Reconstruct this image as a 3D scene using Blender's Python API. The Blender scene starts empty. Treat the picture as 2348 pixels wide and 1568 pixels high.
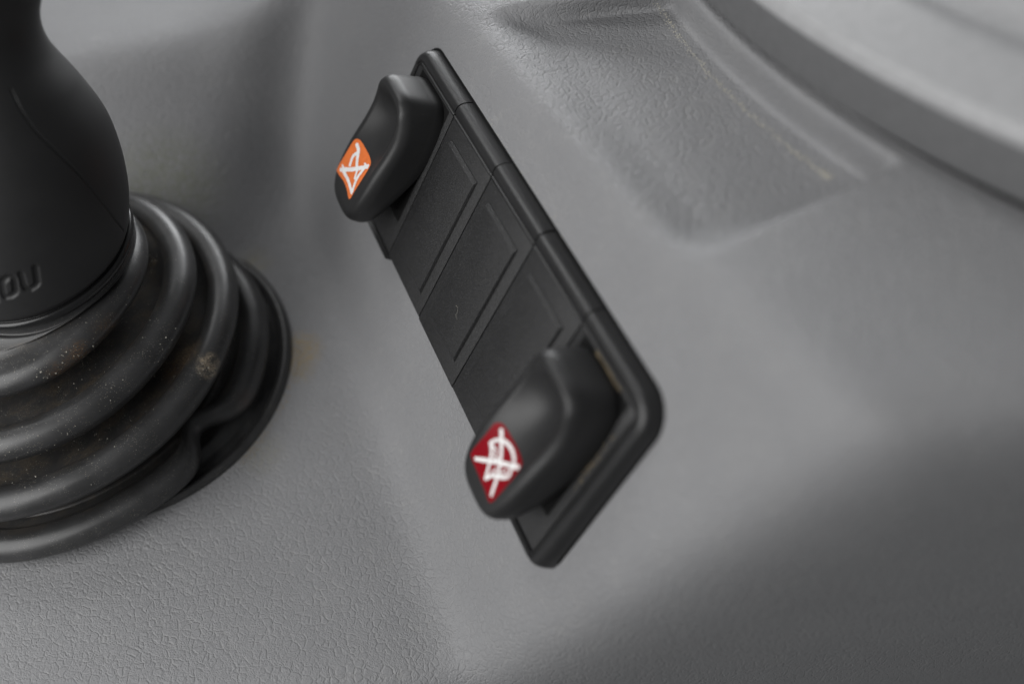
import bpy, bmesh, math, random
import numpy as np
from mathutils import Vector, Matrix
from mathutils.bvhtree import BVHTree

random.seed(7)
rng = np.random.default_rng(7)
S = 0.01                                   # scene units per millimetre (1 unit = 10 cm)
scene = bpy.context.scene
COL = scene.collection


# ------------------------------------------------------------------ frames
def nrm(v):
    v = np.array(v, float)
    return v / np.linalg.norm(v)


# survey frame: origin at the lens, x right, y down, z forward, millimetres
PXS = 35.0 / 36.0 * 2348.0
RP = np.array([[0.392158, 0.426067, -0.815279], [0.713617, -0.700170, -0.022653], [-0.580485, -0.572913, -0.578625]])
TP = np.array([-23.41826, -72.43247, 256.57044])
nA = nrm((-.05, -.55, -.83))               # flat plate the lever stands on
nB = RP[:, 2]                              # sloping face that carries the switches
C0 = np.array((-114.36, 8.48, 290.42))     # middle of the boot's foot
ZW = nA
XW = nrm(np.array((1., 0, 0)) - nA * nA[0])
YW = np.cross(ZW, XW)
AX = np.stack([XW, YW, ZW])                # survey -> world axes


def W(c):
    return ((np.asarray(c, float) - C0) @ AX.T) * S


def WD(v):
    return np.asarray(v, float) @ AX.T


def P(p):                                  # switch-panel frame (x along, y across, z out) -> world
    return W(np.asarray(p, float) @ RP.T + TP)


CAM = W((0, 0, 0))


def ray(px):
    return np.array([(px[0] - 1174) / PXS, (px[1] - 784) / PXS, 1.0])


def hit(px, n, d):
    r = ray(px)
    return r * (d / (n @ r))


def cast(px, bvh):
    d = nrm(WD(ray(px)))
    loc, _, _, _ = bvh.ray_cast(Vector(CAM), Vector(d))
    return None if loc is None else np.array(loc)


def catmull(pts, n):
    pts = np.asarray(pts, float)
    ext = np.vstack([2 * pts[0] - pts[1], pts, 2 * pts[-1] - pts[-2]])
    out = []
    for i in range(len(pts) - 1):
        p0, p1, p2, p3 = ext[i:i + 4]
        for k in range(n):
            t = k / n
            out.append(.5 * (2 * p1 + (p2 - p0) * t + (2 * p0 - 5 * p1 + 4 * p2 - p3) * t * t + (3 * p1 - p0 - 3 * p2 + p3) * t ** 3))
    out.append(pts[-1])
    return np.array(out)


def sstep(x):
    x = np.clip(x, 0, 1)
    return x * x * (3 - 2 * x)


def smax(a, b, k):
    e = np.maximum(k - np.abs(a - b), 0) / k
    return np.maximum(a, b) + e * e * e * k / 6


def smin(a, b, k):
    e = np.maximum(k - np.abs(a - b), 0) / k
    return np.minimum(a, b) - e * e * e * k / 6


# ------------------------------------------------------------------ objects
def empty(name, at, label=None, cat=None, group=None, parent=None):
    o = bpy.data.objects.new(name, None)
    COL.objects.link(o)
    o.location = at
    o.empty_display_size = .05
    if parent:
        o.parent = parent
    if label:
        o['label'] = label
    if cat:
        o['category'] = cat
    if group:
        o['group'] = group
    return o


def origin_of(o):
    v = Vector((0, 0, 0))
    while o is not None:
        v = v + o.location
        o = o.parent
    return v


def build(name, verts, faces, mat, parent=None, smooth=True, label=None, angle=None):
    """one mesh object; verts in world units"""
    org = origin_of(parent) if parent else Vector((0, 0, 0))
    verts = np.asarray(verts, float) - np.array(org)
    me = bpy.data.meshes.new(name)
    me.from_pydata(verts.tolist(), [], [list(map(int, f)) for f in faces])
    me.validate()
    if smooth:
        me.polygons.foreach_set('use_smooth', [True] * len(me.polygons))
    if angle:
        me.set_sharp_from_angle(angle=math.radians(angle))
    me.materials.append(mat)
    o = bpy.data.objects.new(name, me)
    COL.objects.link(o)
    if parent:
        o.parent = parent
    if label:
        o['label'] = label
    return o


def bvh_of(verts, faces):
    return BVHTree.FromPolygons([Vector(v) for v in verts], [list(map(int, f)) for f in faces])


def grid_faces(nu, nv, wrap=False, flip=False):
    i, j = np.meshgrid(np.arange(nu - 1), np.arange(nv if wrap else nv - 1), indexing='ij')
    j2 = (j + 1) % nv
    f = np.stack([i * nv + j, i * nv + j2, (i + 1) * nv + j2, (i + 1) * nv + j], -1).reshape(-1, 4)
    return f[:, ::-1] if flip else f


def box_verts(x0, x1, y0, y1, z0, z1):
    v = [(x, y, z) for z in (z0, z1) for y in (y0, y1) for x in (x0, x1)]
    f = [(0, 2, 3, 1), (4, 5, 7, 6), (0, 1, 5, 4), (2, 6, 7, 3), (0, 4, 6, 2), (1, 3, 7, 5)]
    return v, f


def panel_solid(name, v, f, mat, parent, bevel=0.0, seg=3, label=None):
    """solid given in panel millimetres, edges rounded"""
    bm = bmesh.new()
    vs = [bm.verts.new(p) for p in v]
    for q in f:
        bm.faces.new([vs[i] for i in q])
    bmesh.ops.recalc_face_normals(bm, faces=bm.faces)
    if bevel:
        bmesh.ops.bevel(bm, geom=list(bm.edges), offset=bevel, segments=seg, profile=.5, affect='EDGES')
    bm.verts.index_update()
    vv = P(np.array([q.co for q in bm.verts]))
    ff = [[q.index for q in fa.verts] for fa in bm.faces]
    bm.free()
    return build(name, vv, ff, mat, parent, True, label, 40)


# ------------------------------------------------------------------ materials
def material(name):
    m = bpy.data.materials.new(name)
    m.use_nodes = True
    nt = m.node_tree
    b = nt.nodes['Principled BSDF']
    return m, nt, b


def N(nt, t, **kw):
    n = nt.nodes.new(t)
    for k, v in kw.items():
        if k == 'ins':
            for kk, vv in v.items():
                n.inputs[kk].default_value = vv
        else:
            setattr(n, k, v)
    return n


def math_(nt, op, a, b=None, c=None):
    n = nt.nodes.new('ShaderNodeMath')
    n.operation = op
    for i, q in enumerate((a, b, c)):
        if q is None:
            continue
        if isinstance(q, (int, float)):
            n.inputs[i].default_value = q
        else:
            nt.links.new(q, n.inputs[i])
    return n.outputs[0]


def noise(nt, vec, scale, detail=3, rough=.5):
    n = N(nt, 'ShaderNodeTexNoise', ins={'Scale': scale, 'Detail': detail, 'Roughness': rough})
    nt.links.new(vec, n.inputs['Vector'])
    return n.outputs['Fac'], n.outputs['Color']


def maprange(nt, x, a, b, c, d, smooth=True):
    n = N(nt, 'ShaderNodeMapRange')
    n.interpolation_type = 'SMOOTHSTEP' if smooth else 'LINEAR'
    nt.links.new(x, n.inputs[0])
    for i, q in enumerate((a, b, c, d)):
        n.inputs[i + 1].default_value = q
    return n.outputs[0]


def mixcol(nt, f, a, b):
    n = N(nt, 'ShaderNodeMix', data_type='RGBA')
    if isinstance(f, (int, float)):
        n.inputs[0].default_value = f
    else:
        nt.links.new(f, n.inputs[0])
    for i, q in ((6, a), (7, b)):
        if isinstance(q, tuple):
            n.inputs[i].default_value = (*q, 1)
        else:
            nt.links.new(q, n.inputs[i])
    return n.outputs[2]


def position(nt):
    return N(nt, 'ShaderNodeNewGeometry').outputs['Position']


def near(nt, pos, pt, r0, r1):
    d = N(nt, 'ShaderNodeVectorMath', operation='DISTANCE')
    nt.links.new(pos, d.inputs[0])
    d.inputs[1].default_value = tuple(pt)
    return maprange(nt, d.outputs['Value'], r0 * S, r1 * S, 1, 0)


def speckle(nt, pos, scale, radius, density):
    """sparse tiny dots: 0/1 mask"""
    v = N(nt, 'ShaderNodeTexVoronoi', ins={'Scale': scale, 'Randomness': 1.0})
    nt.links.new(pos, v.inputs['Vector'])
    dot = maprange(nt, v.outputs['Distance'], radius * .6, radius, 1, 0)
    sep = N(nt, 'ShaderNodeSeparateColor')
    nt.links.new(v.outputs['Color'], sep.inputs[0])
    pick = math_(nt, 'LESS_THAN', sep.outputs[0], density)
    return math_(nt, 'MULTIPLY', dot, pick), sep.outputs[1]


def grained_plastic(name, base, rough, stains=()):
    m, nt, b = material(name)
    L = nt.links.new
    pos = position(nt)
    # warp
    _, wc = noise(nt, pos, 40, 2)
    wv = N(nt, 'ShaderNodeVectorMath', operation='MULTIPLY_ADD')
    L(wc, wv.inputs[0]); wv.inputs[1].default_value = (.016,) * 3; L(pos, wv.inputs[2])
    _, wc2 = noise(nt, pos, 190, 2)
    wv2 = N(nt, 'ShaderNodeVectorMath', operation='MULTIPLY_ADD')
    L(wc2, wv2.inputs[0]); wv2.inputs[1].default_value = (.006,) * 3; L(wv.outputs[0], wv2.inputs[2])
    v1 = N(nt, 'ShaderNodeTexVoronoi', feature='DISTANCE_TO_EDGE', ins={'Scale': 52})
    L(wv2.outputs[0], v1.inputs['Vector'])
    c1 = maprange(nt, v1.outputs['Distance'], 0.0, .17, 0, 1)
    v2 = N(nt, 'ShaderNodeTexVoronoi', feature='DISTANCE_TO_EDGE', ins={'Scale': 140})
    L(wv2.outputs[0], v2.inputs['Vector'])
    c2 = maprange(nt, v2.outputs['Distance'], 0.0, .3, 0, 1)
    brk, _ = noise(nt, pos, 34, 3)
    k1 = maprange(nt, brk, .36, .62, .15, 1)
    k2 = maprange(nt, brk, .42, .66, 1.0, .25)
    # height = 1 - k1*(1-c1) - .6*k2*(1-c2)
    h1 = math_(nt, 'MULTIPLY', k1, math_(nt, 'SUBTRACT', 1.0, c1))
    h2 = math_(nt, 'MULTIPLY', math_(nt, 'MULTIPLY', k2, .45), math_(nt, 'SUBTRACT', 1.0, c2))
    fine, _ = noise(nt, pos, 420, 3, .6)
    mid, _ = noise(nt, pos, 120, 3)
    h = math_(nt, 'SUBTRACT', math_(nt, 'MULTIPLY_ADD', fine, .22, math_(nt, 'MULTIPLY', mid, .5)), math_(nt, 'ADD', h1, h2))
    bp = N(nt, 'ShaderNodeBump', ins={'Strength': GRAIN_STRENGTH, 'Distance': .0034})
    L(h, bp.inputs['Height'])
    L(bp.outputs[0], b.inputs['Normal'])
    big, _ = noise(nt, pos, 5, 4, .6)
    col = mixcol(nt, maprange(nt, big, .3, .7, 0, 1), tuple(x * .98 for x in base), tuple(x * 1.02 for x in base))
    # creases mixed paler, in patches
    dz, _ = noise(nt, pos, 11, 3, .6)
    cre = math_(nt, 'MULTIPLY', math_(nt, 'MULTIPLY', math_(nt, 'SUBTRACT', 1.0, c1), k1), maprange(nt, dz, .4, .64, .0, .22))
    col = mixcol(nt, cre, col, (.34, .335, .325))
    sp, _ = speckle(nt, pos, 150, .13, .05)
    col = mixcol(nt, math_(nt, 'MULTIPLY', sp, .35), col, (.5, .49, .46))
    for pt, r0, r1, c, amt in stains:
        msk = near(nt, pos, pt, r0, r1)
        nz, _ = noise(nt, pos, 90, 5, .65)
        msk = math_(nt, 'MULTIPLY', msk, maprange(nt, nz, .36, .62, 0, amt))
        col = mixcol(nt, msk, col, c)
    L(col, b.inputs['Base Color'])
    r = maprange(nt, brk, .3, .7, rough - .02, rough + .03)
    L(r, b.inputs['Roughness'])
    b.inputs['Specular IOR Level'].default_value = .42
    return m


def black_plastic(name, base, rough, grain_scale, grain, speck=.25, dens=.06, spec=.5):
    m, nt, b = material(name)
    L = nt.links.new
    pos = position(nt)
    g, _ = noise(nt, pos, grain_scale, 3, .6)
    big, _ = noise(nt, pos, 14, 4, .6)
    bp = N(nt, 'ShaderNodeBump', ins={'Strength': grain, 'Distance': .0012})
    L(g, bp.inputs['Height'])
    L(bp.outputs[0], b.inputs['Normal'])
    col = mixcol(nt, maprange(nt, big, .3, .7, 0, 1), tuple(x * .95 for x in base), tuple(x * 1.05 for x in base))
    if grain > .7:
        glint, _ = noise(nt, pos, 420, 2, .7)
        col = mixcol(nt, maprange(nt, glint, .52, .68, 0, 1), col, tuple(x * 4.2 for x in base))  # pale flecks in the base colour stand in for glints off the grain
    sp, _ = speckle(nt, pos, 240, .16, dens)
    clump, _ = noise(nt, pos, 22, 3)
    sp = math_(nt, 'MULTIPLY', sp, maprange(nt, clump, .42, .62, 0, speck))
    col = mixcol(nt, sp, col, (.55, .54, .5))
    L(col, b.inputs['Base Color'])
    L(maprange(nt, big, .3, .7, rough - .02, rough + .025), b.inputs['Roughness'])
    b.inputs['Specular IOR Level'].default_value = spec
    return m


def boot_rubber(name, patches):
    m, nt, b = material(name)
    L = nt.links.new
    pos = position(nt)
    g, _ = noise(nt, pos, 330, 3, .6)
    big, _ = noise(nt, pos, 12, 4, .6)
    bp = N(nt, 'ShaderNodeBump', ins={'Strength': .25, 'Distance': .0006})
    L(g, bp.inputs['Height'])
    L(bp.outputs[0], b.inputs['Normal'])
    col = mixcol(nt, maprange(nt, big, .3, .7, 0, 1), (.032, .032, .0325), (.044, .044, .045))
    cl, _ = noise(nt, pos, 20, 3)
    for sc, rad, den, amt in ((170, .16, .2, .8), (320, .24, .42, .75)):
        sp, hue = speckle(nt, pos, sc, rad, den)
        sp = math_(nt, 'MULTIPLY', sp, maprange(nt, cl, .4, .62, .08, amt))
        c = mixcol(nt, hue, (.42, .36, .26), (.5, .5, .47))
        col = mixcol(nt, sp, col, c)
    film = N(nt, 'ShaderNodeAttribute', attribute_name='groove').outputs['Fac']
    fz, _ = noise(nt, pos, 16, 4, .65)
    fz2, _ = noise(nt, pos, 230, 3, .7)
    film = math_(nt, 'MULTIPLY', math_(nt, 'MULTIPLY', film, maprange(nt, fz, .42, .68, .03, .4)), maprange(nt, fz2, .36, .6, .2, 1))
    col = mixcol(nt, film, col, (.15, .115, .075))
    for pt, r0, r1, c, amt in patches:
        msk = near(nt, pos, pt, r0, r1)
        nz, _ = noise(nt, pos, 260, 4, .7)
        nz2, _ = noise(nt, pos, 45, 3, .6)
        msk = math_(nt, 'MULTIPLY', math_(nt, 'MULTIPLY', msk, maprange(nt, nz2, .32, .6, .15, 1)), maprange(nt, nz, .42, .6, .05, amt))
        col = mixcol(nt, msk, col, c)
    L(col, b.inputs['Base Color'])
    L(maprange(nt, big, .3, .7, .32, .41), b.inputs['Roughness'])
    b.inputs['Specular IOR Level'].default_value = .55
    return m


def plain(name, col, rough, spec=.5, bump=0):
    m, nt, b = material(name)
    pos = position(nt)
    nz, _ = noise(nt, pos, 60, 4, .6)
    c = mixcol(nt, maprange(nt, nz, .3, .7, 0, 1), tuple(x * .93 for x in col), tuple(min(1, x * 1.05) for x in col))
    nt.links.new(c, b.inputs['Base Color'])
    b.inputs['Roughness'].default_value = rough
    b.inputs['Specular IOR Level'].default_value = spec
    if bump:
        n2, _ = noise(nt, pos, 300, 3)
        bp = N(nt, 'ShaderNodeBump', ins={'Strength': bump, 'Distance': .0005})
        nt.links.new(n2, bp.inputs['Height'])
        nt.links.new(bp.outputs[0], b.inputs['Normal'])
    return m


GRAIN_STRENGTH = .5
GREY = (.236, .2365, .243)

# ------------------------------------------------------------------ console shell
nH = nrm((-.3, -.1, -.95))
eu = nrm(np.array((1., 0, 0)) - nH * nH[0])
ev = np.cross(nH, eu)
if ev[1] < 0:
    ev = -ev
pB = np.array((60., 10., -3.6)) @ RP.T + TP
dB = nB @ pB
crease = hit((855, 890), nB, dB)
dA = nA @ C0
nF = nrm((-.268, -.599, -.755))
dF = -135.83
nD = nrm((.10, .82, -.56))
dD = nD @ hit((1700, 1258), nB, dB)
nWl = nrm((.31, .15, -.94))
dWl = nWl @ hit((640, 445), nA, dA)
nWr = nrm((.80, .2, -.57))
dWr = nWr @ hit((600, 300), nWl, dWl)
nT = nrm((-.05, -.8, -.6))
dT = nT @ hit((450, 70), nWl, dWl)
fe1 = nrm(np.cross(nF, [0, 1, 0]))
fe2 = np.cross(nF, fe1)
CF = np.array((293.356, -186.322, 223.378))     # middle of the round cover, on plane F
RC = 275.5


def plane_h(n, d, g):
    return (d - g @ n) / (n @ nH)


def console_height(g):
    hA, hB, hF, hD = plane_h(nA, dA, g), plane_h(nB, dB, g), plane_h(nF, dF, g), plane_h(nD, dD, g)
    hW, hT = smin(plane_h(nWl, dWl, g), plane_h(nWr, dWr, g), 40), plane_h(nT, dT, g)
    wall = smin(hW, hT, 26)
    # recess let into plane F
    q = g + hF[..., None] * nH
    a, b = (q - CF) @ fe1, (q - CF) @ fe2
    r = np.hypot(a, b)
    dl = (a + 288.4) * .841 + (b + 136.3) * .541
    db = (a + 233.5) * -.496 + (b + 212.3) * .868
    dt = (a + 288.4) * .12 + (b + 136.3) * -.993 + 4.5
    # shelf falls away gently from the ridge, has a crisp near edge and a dished far end
    sd = smin(smin(dl * 1.1 + 3, db + .6, 24), dt * 1.2, 12)
    wid = 10.0 - 6.5 * sstep((dl - 6) / 22.0)             # soft left wall, crisper near edge
    fall = .40 * sstep((dl + 4.5) / 17.0) + .60 * sstep(dl / 40.0)
    m = sstep((sd + .4 * wid) / wid) * sstep((r - RC + 2.0) / 4.6) * fall
    m = m * (dt > -40)
    hFp = hF - 10.2 * m / (nF @ nH)
    h = smin(smax(smax(hA, hB, 14), wall, 92), hFp, 8)
    h = smin(h, hD, 44)
    return h


us = np.arange(-330, 260, .75)
vs = np.arange(-250, 190, .75)
U, V = np.meshgrid(us, vs, indexing='ij')
base_pt = nH * (nH @ C0)
G = base_pt + U[..., None] * eu + V[..., None] * ev
Hh = console_height(G)
CV = (G + Hh[..., None] * nH).reshape(-1, 3)
console_verts = W(CV)
console_faces = grid_faces(len(us), len(vs))
# winding towards the lens
a_, b_, c_ = console_verts[console_faces[0][0]], console_verts[console_faces[0][1]], console_verts[console_faces[0][2]]
if np.dot(np.cross(b_ - a_, c_ - a_), WD(nH)) < 0:
    console_faces = console_faces[:, ::-1]

TAN = (.30, .23, .13)
GREEN = (.16, .17, .11)
con_bvh = BVHTree.FromPolygons([Vector(v) for v in console_verts[::1]], console_faces.tolist()) if True else None
stains = [(cast((685, 805), con_bvh), 3, 9, (.30, .23, .13), 1.0),
          (cast((690, 850), con_bvh), 1, 6, (.26, .21, .13), .7),
          (cast((590, 600), con_bvh), 1, 7, (.27, .24, .14), .5),
          (cast((380, 425), con_bvh), 5, 24, (.17, .18, .12), .7),
          (cast((600, 1040), con_bvh), 2, 9, (.25, .24, .19), .45)]
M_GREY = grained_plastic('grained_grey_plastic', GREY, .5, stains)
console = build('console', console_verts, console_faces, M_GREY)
console['kind'] = 'structure'
console['label'] = 'moulded grey leather-grained plastic console carrying the lever and switches'
console['category'] = 'console'

# ------------------------------------------------------------------ round cover
M_COVER = plain('smooth_grey_plastic', (.37, .371, .377), .40, .5, .12)
n_th = 900
th = np.linspace(0, 2 * math.pi, n_th, endpoint=False)


def lathe_F(prof):
    prof = np.array(prof)
    rr, zz = prof[:, 0], prof[:, 1]
    pts = CF + rr[:, None, None] * (np.cos(th)[None, :, None] * fe1 + np.sin(th)[None, :, None] * fe2) + (zz[:, None, None] + .036 * (rr[:, None, None] * np.cos(th)[None, :, None] + 268)) * nF
    return W(pts.reshape(-1, 3)), grid_faces(len(prof), n_th, True, flip=False)


cover = empty('round_cover', W(CF), 'large round grey cover with a raised rim, standing above the recess', 'cover')
M_BAND = plain('dark_grey_trim', (.135, .136, .139), .48, .4, .12)
band = [(258, 1.6), (266, 1.5), (272.6, 1.4), (273.5, 2.0), (273.5, 6.5), (273.1, 11.6), (272.6, 12.0), (270, 12.1)]
v, f = lathe_F(catmull(band, 3))
build('side_band', v, f, M_BAND, cover)
rim = [(270, 11.9), (272.7, 12.0)]
rim += [(272.9 - 2.6 * (1 - math.cos(t)), 12.4 + 2.6 * math.sin(t)) for t in np.linspace(.1, math.pi / 2, 8)]
rim += [(262, 15.3), (258, 15.0), (255, 13.8), (253, 12.6)]
v, f = lathe_F(catmull(rim, 4))
build('rim', v, f, M_COVER, cover)
top = [(254.5, 12.0), (251, 11.8), (248, 12.0), (244, 12.9), (239, 14.0), (232, 14.6), (200, 14.8), (150, 14.4), (80, 13.9), (.5, 13.8)]
v, f = lathe_F(catmull(top, 5))
build('domed_top', v, f, M_COVER, cover)

shade_ring = [(262, -9.0), (270.5, -9.0), (270.5, 1.8), (262, 2.0)]  # black ring added under the cover to deepen the overhang's shadow
v, f = lathe_F(np.array(shade_ring))
M_OVERHANG_SHADE = plain('overhang_shade_black', (.008, .008, .008), .8, .1)
build('overhang_shade', v, f, M_OVERHANG_SHADE, cover)

# ------------------------------------------------------------------ switch panel
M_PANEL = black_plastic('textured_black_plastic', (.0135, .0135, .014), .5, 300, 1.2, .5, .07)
M_RAIL = black_plastic('satin_black_plastic', (.0185, .0185, .019), .36, 420, .25, .35, .03)
M_KNOB = black_plastic('soft_black_plastic', (.018, .018, .0185), .46, 430, .12, .45, .02)
M_DARK = plain('deep_black_plastic', (.006, .006, .006), .6, .2)
PITCH, WID = 24.0, 46.2
panel = empty('switch_panel', P((60, -23, -3.6)), 'long black switch panel with three blank plates, set in the grey console', 'switch panel')

# carrier under the plates
v, f = box_verts(-1.6, 119.6, -45.6, 3.0, -6.5, -2.6)
panel_solid('carrier', v, f, M_DARK, panel)


def rounded_slab(x0, x1, y0, y1, radii, z0, z1):
    out = []
    for (cx, cy, a0), r in zip(((x1, y1, 0), (x0, y1, 90), (x0, y0, 180), (x1, y0, 270)), radii):
        sx, sy = (1 if cx == x1 else -1), (1 if cy == y1 else -1)
        for a in np.radians(np.linspace(a0, a0 + 90, 8)):
            out.append((cx - sx * r + r * math.cos(a), cy - sy * r + r * math.sin(a)))
    n = len(out)
    v = [(x, y, z0) for x, y in out] + [(x, y, z1) for x, y in out]
    f = [(i, (i + 1) % n, n + (i + 1) % n, n + i) for i in range(n)] + [tuple(range(n))[::-1], tuple(range(n, 2 * n))]
    return v, f


v, f = rounded_slab(-3.6, 124.9, -47.5, 4.7, (7.8, 5.4, 2.5, 5.0), -6.5, -3.4)  # dark slab added round the panel to draw its shadow gap
panel_solid('panel_gap_shade', v, f, M_DARK, panel)


def rail_profile(w, h):
    pts = [(-.55, -.9), (-.5, -.05), (-.32, .16), (-.1, .06), (.05, -.22), (.28, -.2), (.5, .12), (.9, .22), (w * .42, .22)]
    for t in np.linspace(.15, math.pi / 2, 9):
        pts.append((w * .42 + w * .58 * math.sin(t), .22 - (h + .22) * (1 - math.cos(t))))
    pts.append((w, -h - 3))
    return np.array(pts)


def sweep(path, nrms, widths, h):
    """profile swept along a plan path; path/nrms in panel x,y"""
    rows = []
    for (x, y), (nx, ny), w in zip(path, nrms, widths):
        pr = rail_profile(w, h)
        rows.append([(x + nx * o, y + ny * o, z) for o, z in pr])
    rows = np.array(rows)
    m = rows.shape[1]
    v = rows.reshape(-1, 3)
    f = grid_faces(len(rows), m).tolist()
    f.append(list(range(m))[::-1])
    f.append([(len(rows) - 1) * m + k for k in range(m)])
    return v, f


def emit(name, v, f, mat, parent, ang=45):
    bm = bmesh.new()
    q = [bm.verts.new(p) for p in v]
    for fa in f:
        try:
            bm.faces.new([q[i] for i in fa])
        except ValueError:
            pass
    bmesh.ops.recalc_face_normals(bm, faces=bm.faces)
    bm.verts.index_update()
    vv = P(np.array([x.co for x in bm.verts]))
    ff = [[x.index for x in fa.verts] for fa in bm.faces]
    bm.free()
    return build(name, vv, ff, mat, parent, True, None, ang)


def plate_solid(x0, x1, left):
    r = 1.05
    sec = [(left, -2.8)] + [(left + r - r * math.cos(t), -r + r * math.sin(t)) for t in np.linspace(0, math.pi / 2, 6)] + [(-.62, 0), (-.62, -2.8)]
    m = len(sec)
    v = [(x, y, z) for x in (x0, x1) for y, z in sec]
    f = [(i, (i + 1) % m, m + (i + 1) % m, m + i) for i in range(m)] + [tuple(range(m)), tuple(range(m, 2 * m))]
    return v, f


def plate(name, x0, x1, parent, left=-WID):
    # plate top, long left edge rounded over
    v, f = plate_solid(x0, x1, left)
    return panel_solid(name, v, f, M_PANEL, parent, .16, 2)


for k in (1, 2, 3):
    x0, x1 = PITCH * k + .2, PITCH * (k + 1) - .2
    pl = plate('blank_plate', x0, x1, panel, -WID + (0, .25, -.1, .1)[k])
    # raised pad: chamfers wide on the short ends, narrow on the long sides
    a0, a1, b0, b1, hgt = x0 + 3.4, x1 - 3.6, -40.6, -5.0, .7
    ce, cs = .95, .16
    vv = [(a0, b0, -.3), (a1, b0, -.3), (a1, b1, -.3), (a0, b1, -.3), (a0, b0, .02), (a1, b0, .02), (a1, b1, .02), (a0, b1, .02),
          (a0 + cs, b0 + ce, hgt), (a1 - cs, b0 + ce, hgt), (a1 - cs, b1 - ce, hgt), (a0 + cs, b1 - ce, hgt)]
    ff = [(0, 1, 5, 4), (1, 2, 6, 5), (2, 3, 7, 6), (3, 0, 4, 7), (4, 5, 9, 8), (5, 6, 10, 9), (6, 7, 11, 10), (7, 4, 8, 11), (8, 9, 10, 11), (3, 2, 1, 0)]
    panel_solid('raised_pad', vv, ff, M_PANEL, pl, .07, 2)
    # dark strips painting in shade along the pad's long edge and short end
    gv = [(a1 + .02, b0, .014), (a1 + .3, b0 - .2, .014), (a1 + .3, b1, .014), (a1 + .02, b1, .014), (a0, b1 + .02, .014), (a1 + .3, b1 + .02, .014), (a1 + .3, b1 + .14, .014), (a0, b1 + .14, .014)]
    build('pad_edge_shade', P(np.array(gv)), [(0, 1, 2, 3), (4, 5, 6, 7)], M_DARK, pl, False)
    xs = np.linspace(x0, x1, 8)
    dy = (0, .0, .12, -.06)[k]
    v, f = sweep([(x, dy) for x in xs], [(0, 1)] * 8, [4.2] * 8, 4.2)
    emit('rail', v, f, M_RAIL, pl)

# end frames: the rail turns round the ends
for which in (0, 1):
    pts, nm, wd = [], [], []
    if which == 1:
        x0 = PITCH * 4 + .2
        end, r = 120.4, 3.2
        for x in np.linspace(x0, end - r, 7):
            pts.append((x, 0.)); nm.append((0, 1)); wd.append(4.2)
        for t in np.linspace(0, math.pi / 2, 12)[1:]:
            pts.append((end - r + r * math.sin(t), -r + r * math.cos(t))); nm.append((math.sin(t), math.cos(t))); wd.append(4.2)
        for y in np.linspace(-r, -WID + 1.2, 9)[1:]:
            pts.append((end, y)); nm.append((1, 0)); wd.append(4.2)
        for t in np.linspace(0, math.pi / 2, 9)[1:]:
            pts.append((end - 1.2 + 1.2 * math.cos(t), -WID + 1.2 - 1.2 * math.sin(t))); nm.append((math.cos(t), -math.sin(t)))
            wd.append(4.2 - 2.9 * t / (math.pi / 2))
        for x in np.linspace(end - 1.2, x0, 7)[1:]:
            pts.append((x, -WID)); nm.append((0, -1)); wd.append(1.3)
        px0, px1 = x0, end - .6
    else:
        x1 = PITCH - .2
        end, r = -.6, 2.2
        for x in np.linspace(x1, end + r, 7):
            pts.append((x, .05)); nm.append((0, 1)); wd.append(4.2)
        for t in np.linspace(0, math.pi / 2, 10)[1:]:
            pts.append((end + r - r * math.sin(t), -r + .05 + r * math.cos(t))); nm.append((-math.sin(t), math.cos(t))); wd.append(4.2 - 1.6 * t / 1.57)
        for y in np.linspace(-r, -WID + 1.2, 9)[1:]:
            pts.append((end, y)); nm.append((-1, 0)); wd.append(2.6)
        for t in np.linspace(0, math.pi / 2, 9)[1:]:
            pts.append((end + 1.2 - 1.2 * math.cos(t), -WID + 1.2 - 1.2 * math.sin(t))); nm.append((-math.cos(t), -math.sin(t))); wd.append(2.6 - 1.3 * t / 1.57)
        for x in np.linspace(end + 1.2, x1, 7)[1:]:
            pts.append((x, -WID)); nm.append((0, -1)); wd.append(1.3)
        px0, px1 = end + .6, x1
    v, f = sweep(pts, nm, wd, 4.2)
    fr = emit('end_frame', v, f, M_RAIL, panel)
    v, f = plate_solid(px0, px1, -WID + .55)
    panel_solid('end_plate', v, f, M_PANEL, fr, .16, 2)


# ------------------------------------------------------------------ rocker switches
def interp(y, tab):
    t = np.array(tab)
    return np.interp(y, t[:, 0], t[:, 1])


PROF = catmull([(-44, 10.0), (-41, 12.3), (-38, 13.1), (-34, 13.1), (-29, 12.7), (-23, 11.9), (-18, 10.9), (-13, 10.4), (-9, 10.8), (-6, 11.6), (-3, 12.0), (0, 12.0)], 8)
DISH = catmull([(-44, 0), (-36, 0), (-31, .15), (-26, .7), (-20, 2.1), (-15, 3.1), (-11, 3.3), (-8, 2.6), (-5.5, 1.1), (-3.6, .1), (-2, 0), (0, 0)], 8)


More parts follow.
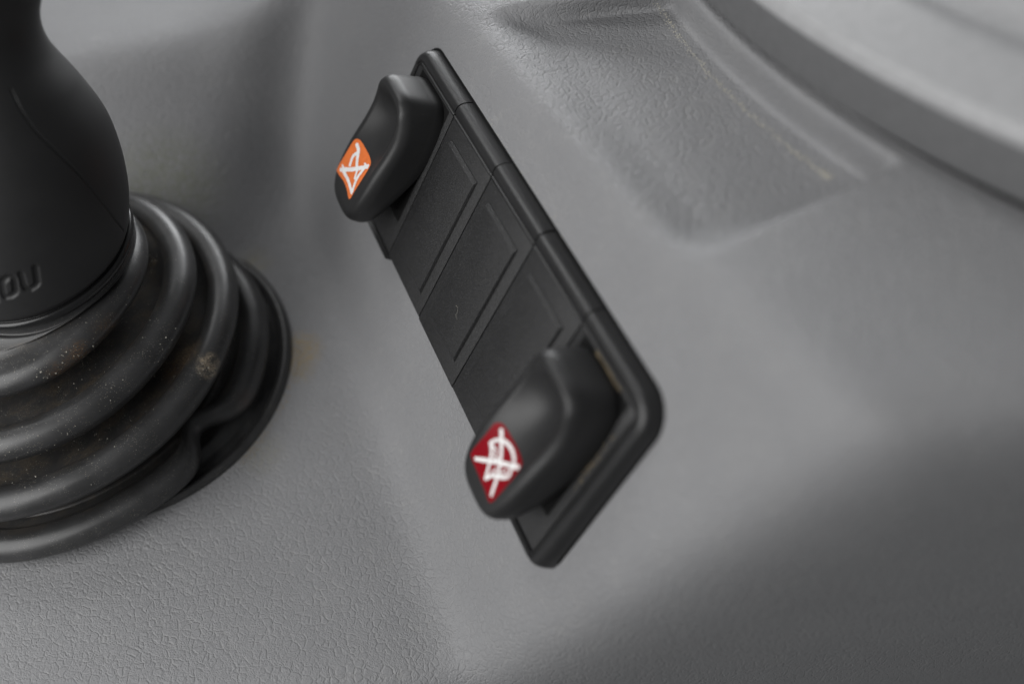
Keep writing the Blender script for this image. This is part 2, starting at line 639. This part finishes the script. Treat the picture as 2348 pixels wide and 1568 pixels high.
def knob_mesh(xc):
    n = 160
    t = np.linspace(0, 2 * math.pi, n, endpoint=False)
    cx, sy = np.cos(t), np.sin(t)
    hx, hy, yc = 10.5, 20.1, -21.2

    def outline(e):
        # squarish left end, rounder right end
        ex = 2 / np.where(sy > 0, e, 3.2)
        return np.sign(cx) * np.abs(cx) ** ex * hx, np.sign(sy) * np.abs(sy) ** ex * hy

    obx, oby = outline(4.4)                 # at the foot
    otx, oty = outline(3.9)                 # at the top

    def ztop(x, y):
        d = np.clip(np.abs(x) / 7.4, 0, 1)
        return interp(y, PROF) - interp(y, DISH) * (1 - d ** 1.9)

    def zbot(y):
        return 6.3 * sstep((-16 - y) / 24.0) - .4

    rings = []
    for s in (.05, .4, .7, .88):            # underside
        x, y = obx * s, yc + oby * s
        rings.append(np.c_[x, y, zbot(y)])
    zb_edge = zbot(yc + oby)
    lift = sstep((-12 - (yc + oby)) / 16.0)
    for s, dz in ((.93, .1), (.965, .6), (.985, 1.4), (.995, 2.6)):
        ss = 1 - (1 - s) * (.25 + .75 * lift)
        rings.append(np.c_[obx * ss, yc + oby * ss, zb_edge + dz])
    rad = 3.1
    fx1, fy1 = .985, .985
    tx, ty = otx * fx1, oty * fy1
    ztop_edge = ztop(tx * .88, yc + ty * .9)
    for k in np.linspace(.08, 1, 12):
        kk = k ** 1.25
        x, y = obx * .995 * (1 - kk) + tx * kk, yc + oby * .995 * (1 - kk) + ty * kk
        z0 = zb_edge + 2.6
        rings.append(np.c_[x, y, z0 + (ztop_edge - rad - z0) * k])
    for a in np.linspace(0, math.pi / 2, 10)[1:]:
        ins = rad * (1 - math.cos(a))
        x, y = tx * (1 - ins / hx), yc + ty * (1 - ins / hy)
        zt = ztop(x, y)
        bl = math.sin(a) ** 4
        rings.append(np.c_[x, y, (ztop_edge - rad + rad * math.sin(a)) * (1 - bl) + zt * bl])
    for s in np.linspace(.96, .03, 30):
        x, y = tx * (1 - rad / hx) * s, yc + ty * (1 - rad / hy) * s
        rings.append(np.c_[x, y, ztop(x, y)])
    R = np.array(rings)
    R[..., 0] += xc
    v = R.reshape(-1, 3)
    f = grid_faces(len(rings), n, True).tolist()
    f.append(list(range(n))[::-1])
    f.append([(len(rings) - 1) * n + k for k in range(n)])
    return v, f


def on_knob(bvh, x, y, lift):
    loc, nn, _, _ = bvh.ray_cast(Vector(P((x, y, 40))), Vector(WD(-nB)))
    if loc is None:
        return P((x, y, 9))
    return np.array(loc) + WD(nB) * lift * S


def to_panel(w):
    c = (np.asarray(w) / S) @ AX + C0
    return (c - TP) @ RP


def px_on_knob(px, bvh, xc):
    w = cast(px, bvh)
    if w is None:
        c = hit(px, nB, nB @ TP - 0 + 0 + 12.0 * (nB @ nB))
        p = (c - TP) @ RP
        p[1] = max(p[1], -40.2)
        p[0] = min(max(p[0], xc - 7.8), xc + 7.8)
        return p[:2]
    return to_panel(w)[:2]


M_ORANGE = plain('orange_sticker', (.80, .19, .045), .42, .4)
M_RED = plain('dark_red_sticker', (.22, .0012, .007), .45, .15)
M_WHITE = plain('white_sticker_ink', (.84, .84, .83), .5, .3)


def make_switch(k, label, sticker_px, strokes, mat, smoothen):
    xc = PITCH * k + 12.0
    root = empty('rocker_switch', P((xc, -21, 0)), label, 'switch', 'rocker switches on the panel')
    v, f = knob_mesh(xc)
    wv = P(v)
    build('lever', wv, f, M_KNOB, root)
    bvh = bvh_of(wv, f)
    # dark pivot block below the overhanging end
    bv, bf = box_verts(xc - 6.6, xc + 6.6, -34.5, -15, -.8, 5.2)
    bv = [(x, y + (1.6 if z > 0 and y < -30 else 0), z - (3.0 if z > 0 and y > -20 else 0)) for x, y, z in bv]
    panel_solid('pivot_block', bv, bf, M_DARK, root, .4, 2)
    # shallow dark slot ring the lever moves in
    sv, sf = box_verts(xc - 9.6, xc + 9.6, -36, -.95, -.8, .03)
    panel_solid('slot', sv, sf, M_DARK, root)
    # sticker
    b = np.array([px_on_knob(p, bvh, xc) for p in sticker_px])
    b = np.vstack([b, b[:1]])
    b = catmull(b, smoothen)[:-1]
    c = b.mean(0)
    n = len(b)
    pts = [on_knob(bvh, *(c + (q - c) * s), .07) for s in np.linspace(1, .08, 10) for q in b]
    ff = grid_faces(10, n, True).tolist() + [[9 * n + i for i in range(n)]]
    st = build('sticker', pts, ff, mat, root)
    # white drawn symbol
    pts, ff = [], []
    lift = .1
    for poly, wdt in strokes:
        q = np.array([px_on_knob(p, bvh, xc) for p in poly])
        if len(q) > 2:
            q = catmull(q, 6)
        else:
            q = np.linspace(q[0], q[1], 10)
        d = np.gradient(q, axis=0)
        d /= np.linalg.norm(d, axis=1)[:, None] + 1e-9
        nn = np.c_[-d[:, 1], d[:, 0]]
        # rounded ends
        ext = []
        for a in (-1.0, -.8, -.45, 0):
            ext.append((q[0] + d[0] * a * wdt / 2, nn[0], math.sqrt(max(0, 1 - a * a)) + .02))
        for i in range(1, len(q) - 1):
            ext.append((q[i], nn[i], 1 + .10 * math.sin(i * 2.1 + len(poly))))
        for a in (0, .45, .8, 1.0):
            ext.append((q[-1] + d[-1] * a * wdt / 2, nn[-1], math.sqrt(max(0, 1 - a * a)) + .02))
        b0 = len(pts)
        for o in ext:
            for s in (-1, -.33, .33, 1):
                pts.append(on_knob(bvh, *(o[0] + o[1] * s * o[2] * wdt / 2), lift))
        ff += (grid_faces(len(ext), 4) + b0).tolist()
        lift += .012
    build('symbol', pts, ff, M_WHITE, st)
    return root


def c1(p):
    return ((1250 + p[0] / 2.091) / 1.72743, (200 + p[1] / 2.091) / 1.72743)


def c2(p):
    return ((1700 + p[0] / 1.493) / 1.72743, (1250 + p[1] / 1.493) / 1.72743)


orange_px = [c1(p) for p in ((345, 732), (375, 748), (420, 820), (453, 890), (459, 935), (440, 985), (380, 1080), (315, 1185), (285, 1232), (272, 1212), (260, 1150), (235, 1085), (195, 1030), (178, 995), (187, 955), (240, 875), (312, 755))]
orange_st = [([c1(p) for p in q], w) for q, w in (
    (((345, 782), (358, 830), (348, 900), (343, 975)), 1.02),
    (((352, 848), (312, 880), (288, 950)), 0.96),
    (((212, 988), (320, 985), (435, 962)), 1.14),
    (((228, 992), (275, 1080), (303, 1178)), 1.02),
    (((402, 985), (345, 1065), (306, 1172)), 1.02),
    (((352, 985), (330, 1060)), 0.84),
    (((226, 952), (243, 982)), 0.54),
    (((412, 938), (436, 975)), 0.54))]
red_px = [c2(p) for p in ((400, 632), (440, 642), (500, 740), (546, 850), (540, 900), (470, 990), (382, 1092), (355, 1098), (335, 1040), (285, 920), (250, 835), (256, 798), (330, 710), (380, 645))]
red_st = [([c2(p) for p in q], w) for q, w in (
    (((428, 676), (428, 800), (418, 900), (396, 980), (370, 1058)), .82),
    (((278, 845), (400, 865), (527, 896)), .86),
    (((366, 752), (402, 735), (452, 745), (490, 790), (505, 850), (498, 896)), .76),
    (((366, 752), (372, 800), (362, 860), (348, 920), (335, 962)), .74),
    (((380, 768), (400, 800), (388, 830), (410, 850)), .45),
    (((337, 962), (382, 944), (440, 956), (474, 944), (490, 900)), .76),
    (((372, 930), (400, 905)), .4), (((430, 935), (462, 915)), .4))]
make_switch(0, 'black rocker switch with a white symbol on an orange diamond sticker', orange_px, orange_st, M_ORANGE, 4)
make_switch(4, 'black rocker switch with a white symbol on a dark red diamond sticker', red_px, red_st, M_RED, 3)

# ------------------------------------------------------------------ joystick
RINGS = [((-112.6, 8.1, 290.6), (-.05, -.55, -.83), 48.3),
         ((-127.84, 7.42, 285.58), (-.07, -.56, -.82), 57.7),
         ((-129.33, -.63, 275.15), (-.14, -.58, -.80), 55.0),
         ((-128.72, -6.68, 266.72), (-.19, -.60, -.78), 45.8),
         ((-125.44, -12.58, 257.59), (-.25, -.62, -.745), 33.4),
         ((-118.8, -24.4, 246.6), (-.10, -.55, -.83), 24.4)]
RCc = np.array([r[0] for r in RINGS])
RNn = np.array([nrm(r[1]) for r in RINGS])
joy = empty('joystick', W(C0), 'black control lever rising from a dusty ribbed rubber boot', 'joystick')


def ring_frame(i):
    i0 = int(min(4, math.floor(i)))
    t = i - i0
    c = RCc[i0] * (1 - t) + RCc[i0 + 1] * t
    n = nrm(RNn[i0] * (1 - t) + RNn[i0 + 1] * t)
    a = nrm(np.array((1., 0, 0)) - n * n[0])
    b = np.cross(n, a)
    return c, n, a, b


prof = [(0, 48.2, -5), (0, 48.5, .1), (0, 48.1, 1.4), (0, 46.9, 2.1), (0, 45.5, 1.3), (0, 44.3, .6), (0, 42, .6), (.2, 41, .8)]
for i in (1, 2, 3, 4):
    R = RINGS[i][2]
    k = (0, .8, 1, 1, .8)[i]
    prof += [(i, R - 8.5, -6.2 * k), (i, R - 4.6, -5.6 * k), (i, R - 1.5, -3.6 * k), (i, R - .1, -.9), (i, R - .3, 1.1), (i, R - 2.0, 3.2), (i, R - 4.6, 4.0), (i, R - 7.2, 3.2)]
    if i < 4:
        prof += [(i, R - 9.0, 1.2), (i, RINGS[i + 1][2] - 9.4, .2)]
prof[-1] = (4, 26.6, 4.7)
prof += [(4, 25.3, 5.6), (5, 24.3, -4.6), (5, 22.8, -2.6), (5, 20.5, -1)]
PF = catmull(prof, 6)
PF[:, 0] = np.clip(PF[:, 0], 0, 5)
NT = 560
tt = np.linspace(0, 2 * math.pi, NT, endpoint=False)
rows = []
c_, n_, a_, b_ = ring_frame(1)
wp = hit((462, 985), n_, n_ @ c_) - c_
pin = math.atan2(wp @ b_, wp @ a_)
for i, r, z in PF:
    c, n, a, b = ring_frame(i)
    w_low = math.exp(-((i - .85) / .42) ** 2)
    d = (tt - pin + math.pi) % (2 * math.pi) - math.pi
    rr = r - w_low * 9.5 * np.exp(-(d / .13) ** 2) * sstep((r - 46) / 8) + w_low * 1.2 * np.sin(3 * tt + 1)
    zz = z + .35 * np.sin(2 * tt + i * 1.7) + .25 * np.sin(5 * tt + i)
    rows.append(c + rr[:, None] * (np.cos(tt)[:, None] * a + np.sin(tt)[:, None] * b) + np.asarray(zz)[:, None] * n)
bv = W(np.array(rows).reshape(-1, 3))
bf = grid_faces(len(PF), NT, True)
boot_bvh = BVHTree.FromPolygons([Vector(v) for v in bv], bf.tolist())
DUST, BROWN = (.36, .28, .19), (.15, .085, .04)


def bpt(px):
    w = cast(px, boot_bvh)
    return w if w is not None else W(C0)


patches = [(bpt((480, 838)), 2.0, 4.4, (.42, .34, .24), 1.0), (bpt((432, 815)), 2, 6.5, (.30, .22, .14), .95), (bpt((400, 850)), 1, 6, BROWN, .8),
           (bpt((350, 603)), .4, 2.0, (.30, .2, .1), .9), (bpt((180, 812)), .8, 4.5, BROWN, .9), (bpt((140, 850)), .8, 4.5, BROWN, .7),
           (bpt((250, 760)), 1, 6, BROWN, .5), (bpt((570, 920)), 1, 5, (.09, .05, .035), .5)]
M_BOOT = boot_rubber('dusty_black_rubber', patches)
boot = build('rubber_boot', bv, bf, M_BOOT, joy)
gr = []
for i, r, z in PF:
    i = int(round(i))
    gr.append(0.0 if i in (0, 5) else float(sstep((RINGS[i][2] - r - 4.2) / 4.5)))
at = boot.data.attributes.new('groove', 'FLOAT', 'POINT')
at.data.foreach_set('value', np.repeat(np.array(gr, np.float32), NT))

# grip: sections from the foot of the skirt up to the neck and the palm swell
SEC = []
for q_, r_, k_ in ((.2, 23.2, 0), (.9, 24.2, .02), (3, 24.9, .08), (10, 25.9, .3), (20, 25.9, .6), (30, 24.6, .85), (40, 20.9, 1), (48, 16.9, 1), (54, 16.3, 1), (60, 18.4, 1), (68, 22.5, 1), (82, 25, 1), (98, 24, 1), (106, 16, 1), (109, 4, 1)):
    SEC.append((-118.8, -24.4 - .8 * q_, 246.6 - .6 * q_, r_, k_))
SC = catmull(np.array(SEC), 34)
up = nrm((0, -.8, -.6))
n0 = RNn[5]


def grip_points(nt):
    t = np.linspace(0, 2 * math.pi, nt, endpoint=False)
    rows = []
    for x, y, z, r, k in SC:
        n = nrm(n0 * (1 - k) + up * k)
        a = nrm(np.array((1., 0, 0)) - n * n[0])
        b = np.cross(n, a)
        rows.append(np.array((x, y, z)) + r * (np.cos(t)[:, None] * a + np.sin(t)[:, None] * b))
    return np.array(rows)


lo = grip_points(120)
lo_b = BVHTree.FromPolygons([Vector(v) for v in W(lo.reshape(-1, 3))], grid_faces(len(SC), 120, True).tolist())
NG = 820
gp = grip_points(NG)
gw = W(gp.reshape(-1, 3))
gn = np.gradient(gp, axis=0)
gt = np.roll(gp, -1, 1) - np.roll(gp, 1, 1)
nn = np.cross(gt, gn).reshape(-1, 3)
nn /= np.linalg.norm(nn, axis=1)[:, None] + 1e-9
cen = np.repeat(SC[:, None, :3], NG, 1).reshape(-1, 3)
sgn = np.sign(((gp.reshape(-1, 3) - cen) * nn).sum(1))
nn = WD(nn * sgn[:, None])


def seg_dist(pts, poly):
    d = np.full(len(pts), 1e9)
    for p, q in zip(poly[:-1], poly[1:]):
        e = q - p
        t = np.clip(((pts - p) @ e) / (e @ e + 1e-12), 0, 1)
        d = np.minimum(d, np.linalg.norm(pts - p - t[:, None] * e, axis=1))
    return d


def groove(poly_px, half, depth):
    global gw
    poly = np.array([w for w in (cast(p, lo_b) for p in poly_px) if w is not None])
    d = seg_dist(gw, poly) / S
    gw = gw - nn * (depth * S * sstep((half * 1.5 - d) / (half * .9)))[:, None]


letter_O = [(9, 642), (18, 637), (28, 636), (33, 641), (36, 668), (33, 674), (24, 680), (13, 682), (7, 676), (4, 650), (9, 642)]
letter_U = [(48, 629), (55, 655), (60, 663), (70, 664), (81, 657), (86, 650), (81, 614)]
letter_before = [(-40, 655), (-12, 648), (-8, 690), (-36, 697), (-40, 655)]
groove(letter_O, .6, .5)
groove(letter_U, .6, .5)
groove(letter_before, .6, .5)
groove(catmull([(25, 205), (50, 255), (85, 305), (132, 352), (190, 410), (238, 470), (283, 530)], 8).tolist(), .16, .3)
M_GRIP = black_plastic('matt_black_grip', (.023, .023, .0235), .5, 360, .14, .2, .01, .45)
build('grip', gw, grid_faces(len(SC), NG, True), M_GRIP, joy)

# glossy collar ring under the skirt
M_COLLAR = plain('glossy_black_plastic', (.014, .014, .0145), .24, .5)
c, n, a, b = ring_frame(5.0)
col_prof = catmull([(19, -3.2), (23.3, -3.1), (24.5, -2.4), (24.9, -1.4), (24.6, -.5), (24.0, -.15), (23.5, -.4), (23.3, .2), (22.6, 1.4), (21, 1.4)], 5)
t = np.linspace(0, 2 * math.pi, 400, endpoint=False)
rows = [c + r * (np.cos(t)[:, None] * a + np.sin(t)[:, None] * b) + z * n for r, z in col_prof]
build('collar_ring', W(np.array(rows).reshape(-1, 3)), grid_faces(len(col_prof), 400, True), M_COLLAR, joy)

# ------------------------------------------------------------------ loose crumbs of dirt
M_CRUMB = plain('pale_dirt', (.47, .45, .39), .8, .2)


def crumbs(name, spots, parent, label=None, mat=None):
    pts, ff = [], []
    ico = np.array([(0, 0, 1), (.894, 0, .447), (.276, .851, .447), (-.724, .526, .447), (-.724, -.526, .447), (.276, -.851, .447),
                    (.724, .526, -.447), (-.276, .851, -.447), (-.894, 0, -.447), (-.276, -.851, -.447), (.724, -.526, -.447), (0, 0, -1)])
    icf = [(0, 1, 2), (0, 2, 3), (0, 3, 4), (0, 4, 5), (0, 5, 1), (1, 6, 2), (2, 7, 3), (3, 8, 4), (4, 9, 5), (5, 10, 1), (6, 7, 2), (7, 8, 3), (8, 9, 4), (9, 10, 5), (10, 6, 1), (11, 7, 6), (11, 8, 7), (11, 9, 8), (11, 10, 9), (11, 6, 10)]
    for p, r in spots:
        b0 = len(pts)
        sc = rng.uniform(.6, 1.3, 3) * r * S
        for q in ico:
            pts.append(np.asarray(p) + q * sc * rng.uniform(.7, 1.25))
        ff += [(x + b0, y + b0, z + b0) for x, y, z in icf]
    o = build(name, pts, ff, mat or M_CRUMB, parent, False, label)
    o['kind'] = 'stuff'
    return o


M_TAN = plain('tan_dirt', (.30, .235, .145), .85, .2)
spots = []
heaps = ((185, 812, 45, 18), (400, 835, 30, 22), (350, 602, 8, 12), (470, 850, 16, 14), (110, 1010, 90, 25), (290, 960, 60, 40), (140, 860, 60, 22), (330, 740, 50, 60), (60, 1080, 60, 40))
for _ in range(520):
    hx_, hy_, sx_, sy_ = heaps[rng.integers(len(heaps))]
    w = cast((hx_ + rng.normal(0, sx_), hy_ + rng.normal(0, sy_)), boot_bvh)
    if w is not None:
        spots.append((w, rng.choice([.06, .09, .13, .19], p=[.5, .3, .15, .05])))
crumbs('dirt_grains', spots, joy)
spots = []
line = np.array([(1504, 0), (1559, 83), (1626, 167), (1710, 250), (1821, 345), (1905, 408)], float)
for _ in range(520):                                     # along the foot of the recess wall
    k = rng.uniform(0, 4.999)
    i = int(k)
    p = line[i] + (line[i + 1] - line[i]) * (k - i) + rng.normal(0, 3.5, 2) + np.array((-2, 2))
    w = cast(p, con_bvh)
    if w is not None:
        spots.append((w, rng.uniform(.06, .2)))
for _ in range(40):
    w = cast(np.array((1895, 402)) + rng.normal(0, 7, 2), con_bvh)
    if w is not None:
        spots.append((w, rng.uniform(.08, .22)))
for _ in range(70):                                      # beside the rail
    x = rng.uniform(26, 80)
    w = con_bvh.ray_cast(Vector(P((x, 4.8 + abs(rng.normal(0, .5)), 20))), Vector(WD(-nB)))[0]
    if w is not None:
        spots.append((np.array(w), rng.uniform(.06, .13)))
pale, spots = spots, []
for _ in range(85):                                      # tan dirt packed beside the lower switch
    x = rng.choice([rng.uniform(103, 114), rng.normal(109, 2)])
    spots.append((P((x, -.75 + rng.normal(0, .12), .12)), rng.uniform(.10, .24)))
for _ in range(60):
    spots.append((P((118.9 + rng.normal(0, .3), rng.normal(-17, 4), .08)), rng.uniform(.08, .2)))
for _ in range(170):                                     # round the boot's foot
    k = rng.uniform(0, 1)
    p = np.array((690, 800)) * (1 - k) + np.array((545, 1065)) * k + np.array((62, 30)) * 4 * k * (1 - k) * .35 + rng.normal(0, 5, 2)
    w = cast(p, con_bvh)
    if w is not None:
        spots.append((w, rng.uniform(.08, .22)))
tan, spots = spots, pale
thread = catmull([to_panel(W((hit(((1400 + a / 2.412) / 1.72743, (850 + b / 2.412) / 1.72743), nB, nB @ (TP + nB * .75))))) for a, b in ((980, 868), (995, 890), (992, 935), (978, 960), (990, 1002))], 6)
for q in thread:
    for k in range(2):
        spots.append((P(q + rng.normal(0, .02, 3)), .045))
cr = crumbs('dust_crumbs', spots, None, 'pale dust crumbs lying along the recess edge and the panel rail')
cr['category'] = 'dust'
cr = crumbs('tan_dirt', tan, None, 'tan dirt packed beside the lower switch and round the foot of the boot', M_TAN)
cr['category'] = 'dirt'

# ------------------------------------------------------------------ light
def area(name, pos, target, size, energy, col=(1, 1, 1), sy=None):
    L = bpy.data.lights.new(name, 'AREA')
    L.shape = 'RECTANGLE'
    L.size = size * S
    L.size_y = (sy or size) * S
    L.energy = energy
    L.color = col
    o = bpy.data.objects.new(name, L)
    COL.objects.link(o)
    p, q = Vector(W(pos)), Vector(W(target))
    o.location = p
    o.rotation_euler = (q - p).to_track_quat('-Z', 'Y').to_euler()
    return o


area('side_window_light', (-410, 55, -140), (-20, 10, 245), 520, 325, (1, .997, .99), 440)
area('roof_window_light', (-350, -590, 0), (0, 0, 220), 300, 118, (1, 1, 1), 240)
area('rear_window_light', (-20, -640, 470), (-40, -10, 255), 420, 290, (.97, .985, 1), 240)

wd = bpy.data.worlds.new('World')
scene.world = wd
wd.use_nodes = True
bg = wd.node_tree.nodes['Background']
bg.inputs[0].default_value = (.96, .98, 1, 1)
bg.inputs[1].default_value = .115

# ------------------------------------------------------------------ camera
cd = bpy.data.cameras.new('camera')
co = bpy.data.objects.new('camera', cd)
COL.objects.link(co)
mw = Matrix.Identity(4)
for r in range(3):
    for c in range(3):
        mw[r][c] = float((WD((1, 0, 0)), WD((0, -1, 0)), WD((0, 0, -1)))[c][r])
    mw[r][3] = float(CAM[r])
co.matrix_world = mw
cd.lens = 35
cd.sensor_width = 36
cd.sensor_fit = 'HORIZONTAL'
cd.clip_start = .05
cd.clip_end = 200
cd.dof.use_dof = True
cd.dof.focus_distance = 244 * S
APERTURE_MM = 7.0                                       # real entrance pupil
cd.dof.aperture_fstop = 35e-3 / (APERTURE_MM * S)        # focal length is read in metres, the scene is in 10 cm units
cd.dof.aperture_blades = 0
scene.camera = co

vs_ = scene.view_settings
vs_.view_transform = 'Standard'
vs_.look = 'None'
vs_.exposure = 0
vs_.gamma = 1
scene.render.engine = 'CYCLES'
scene.cycles.use_denoising = True
scene.cycles.max_bounces = 6
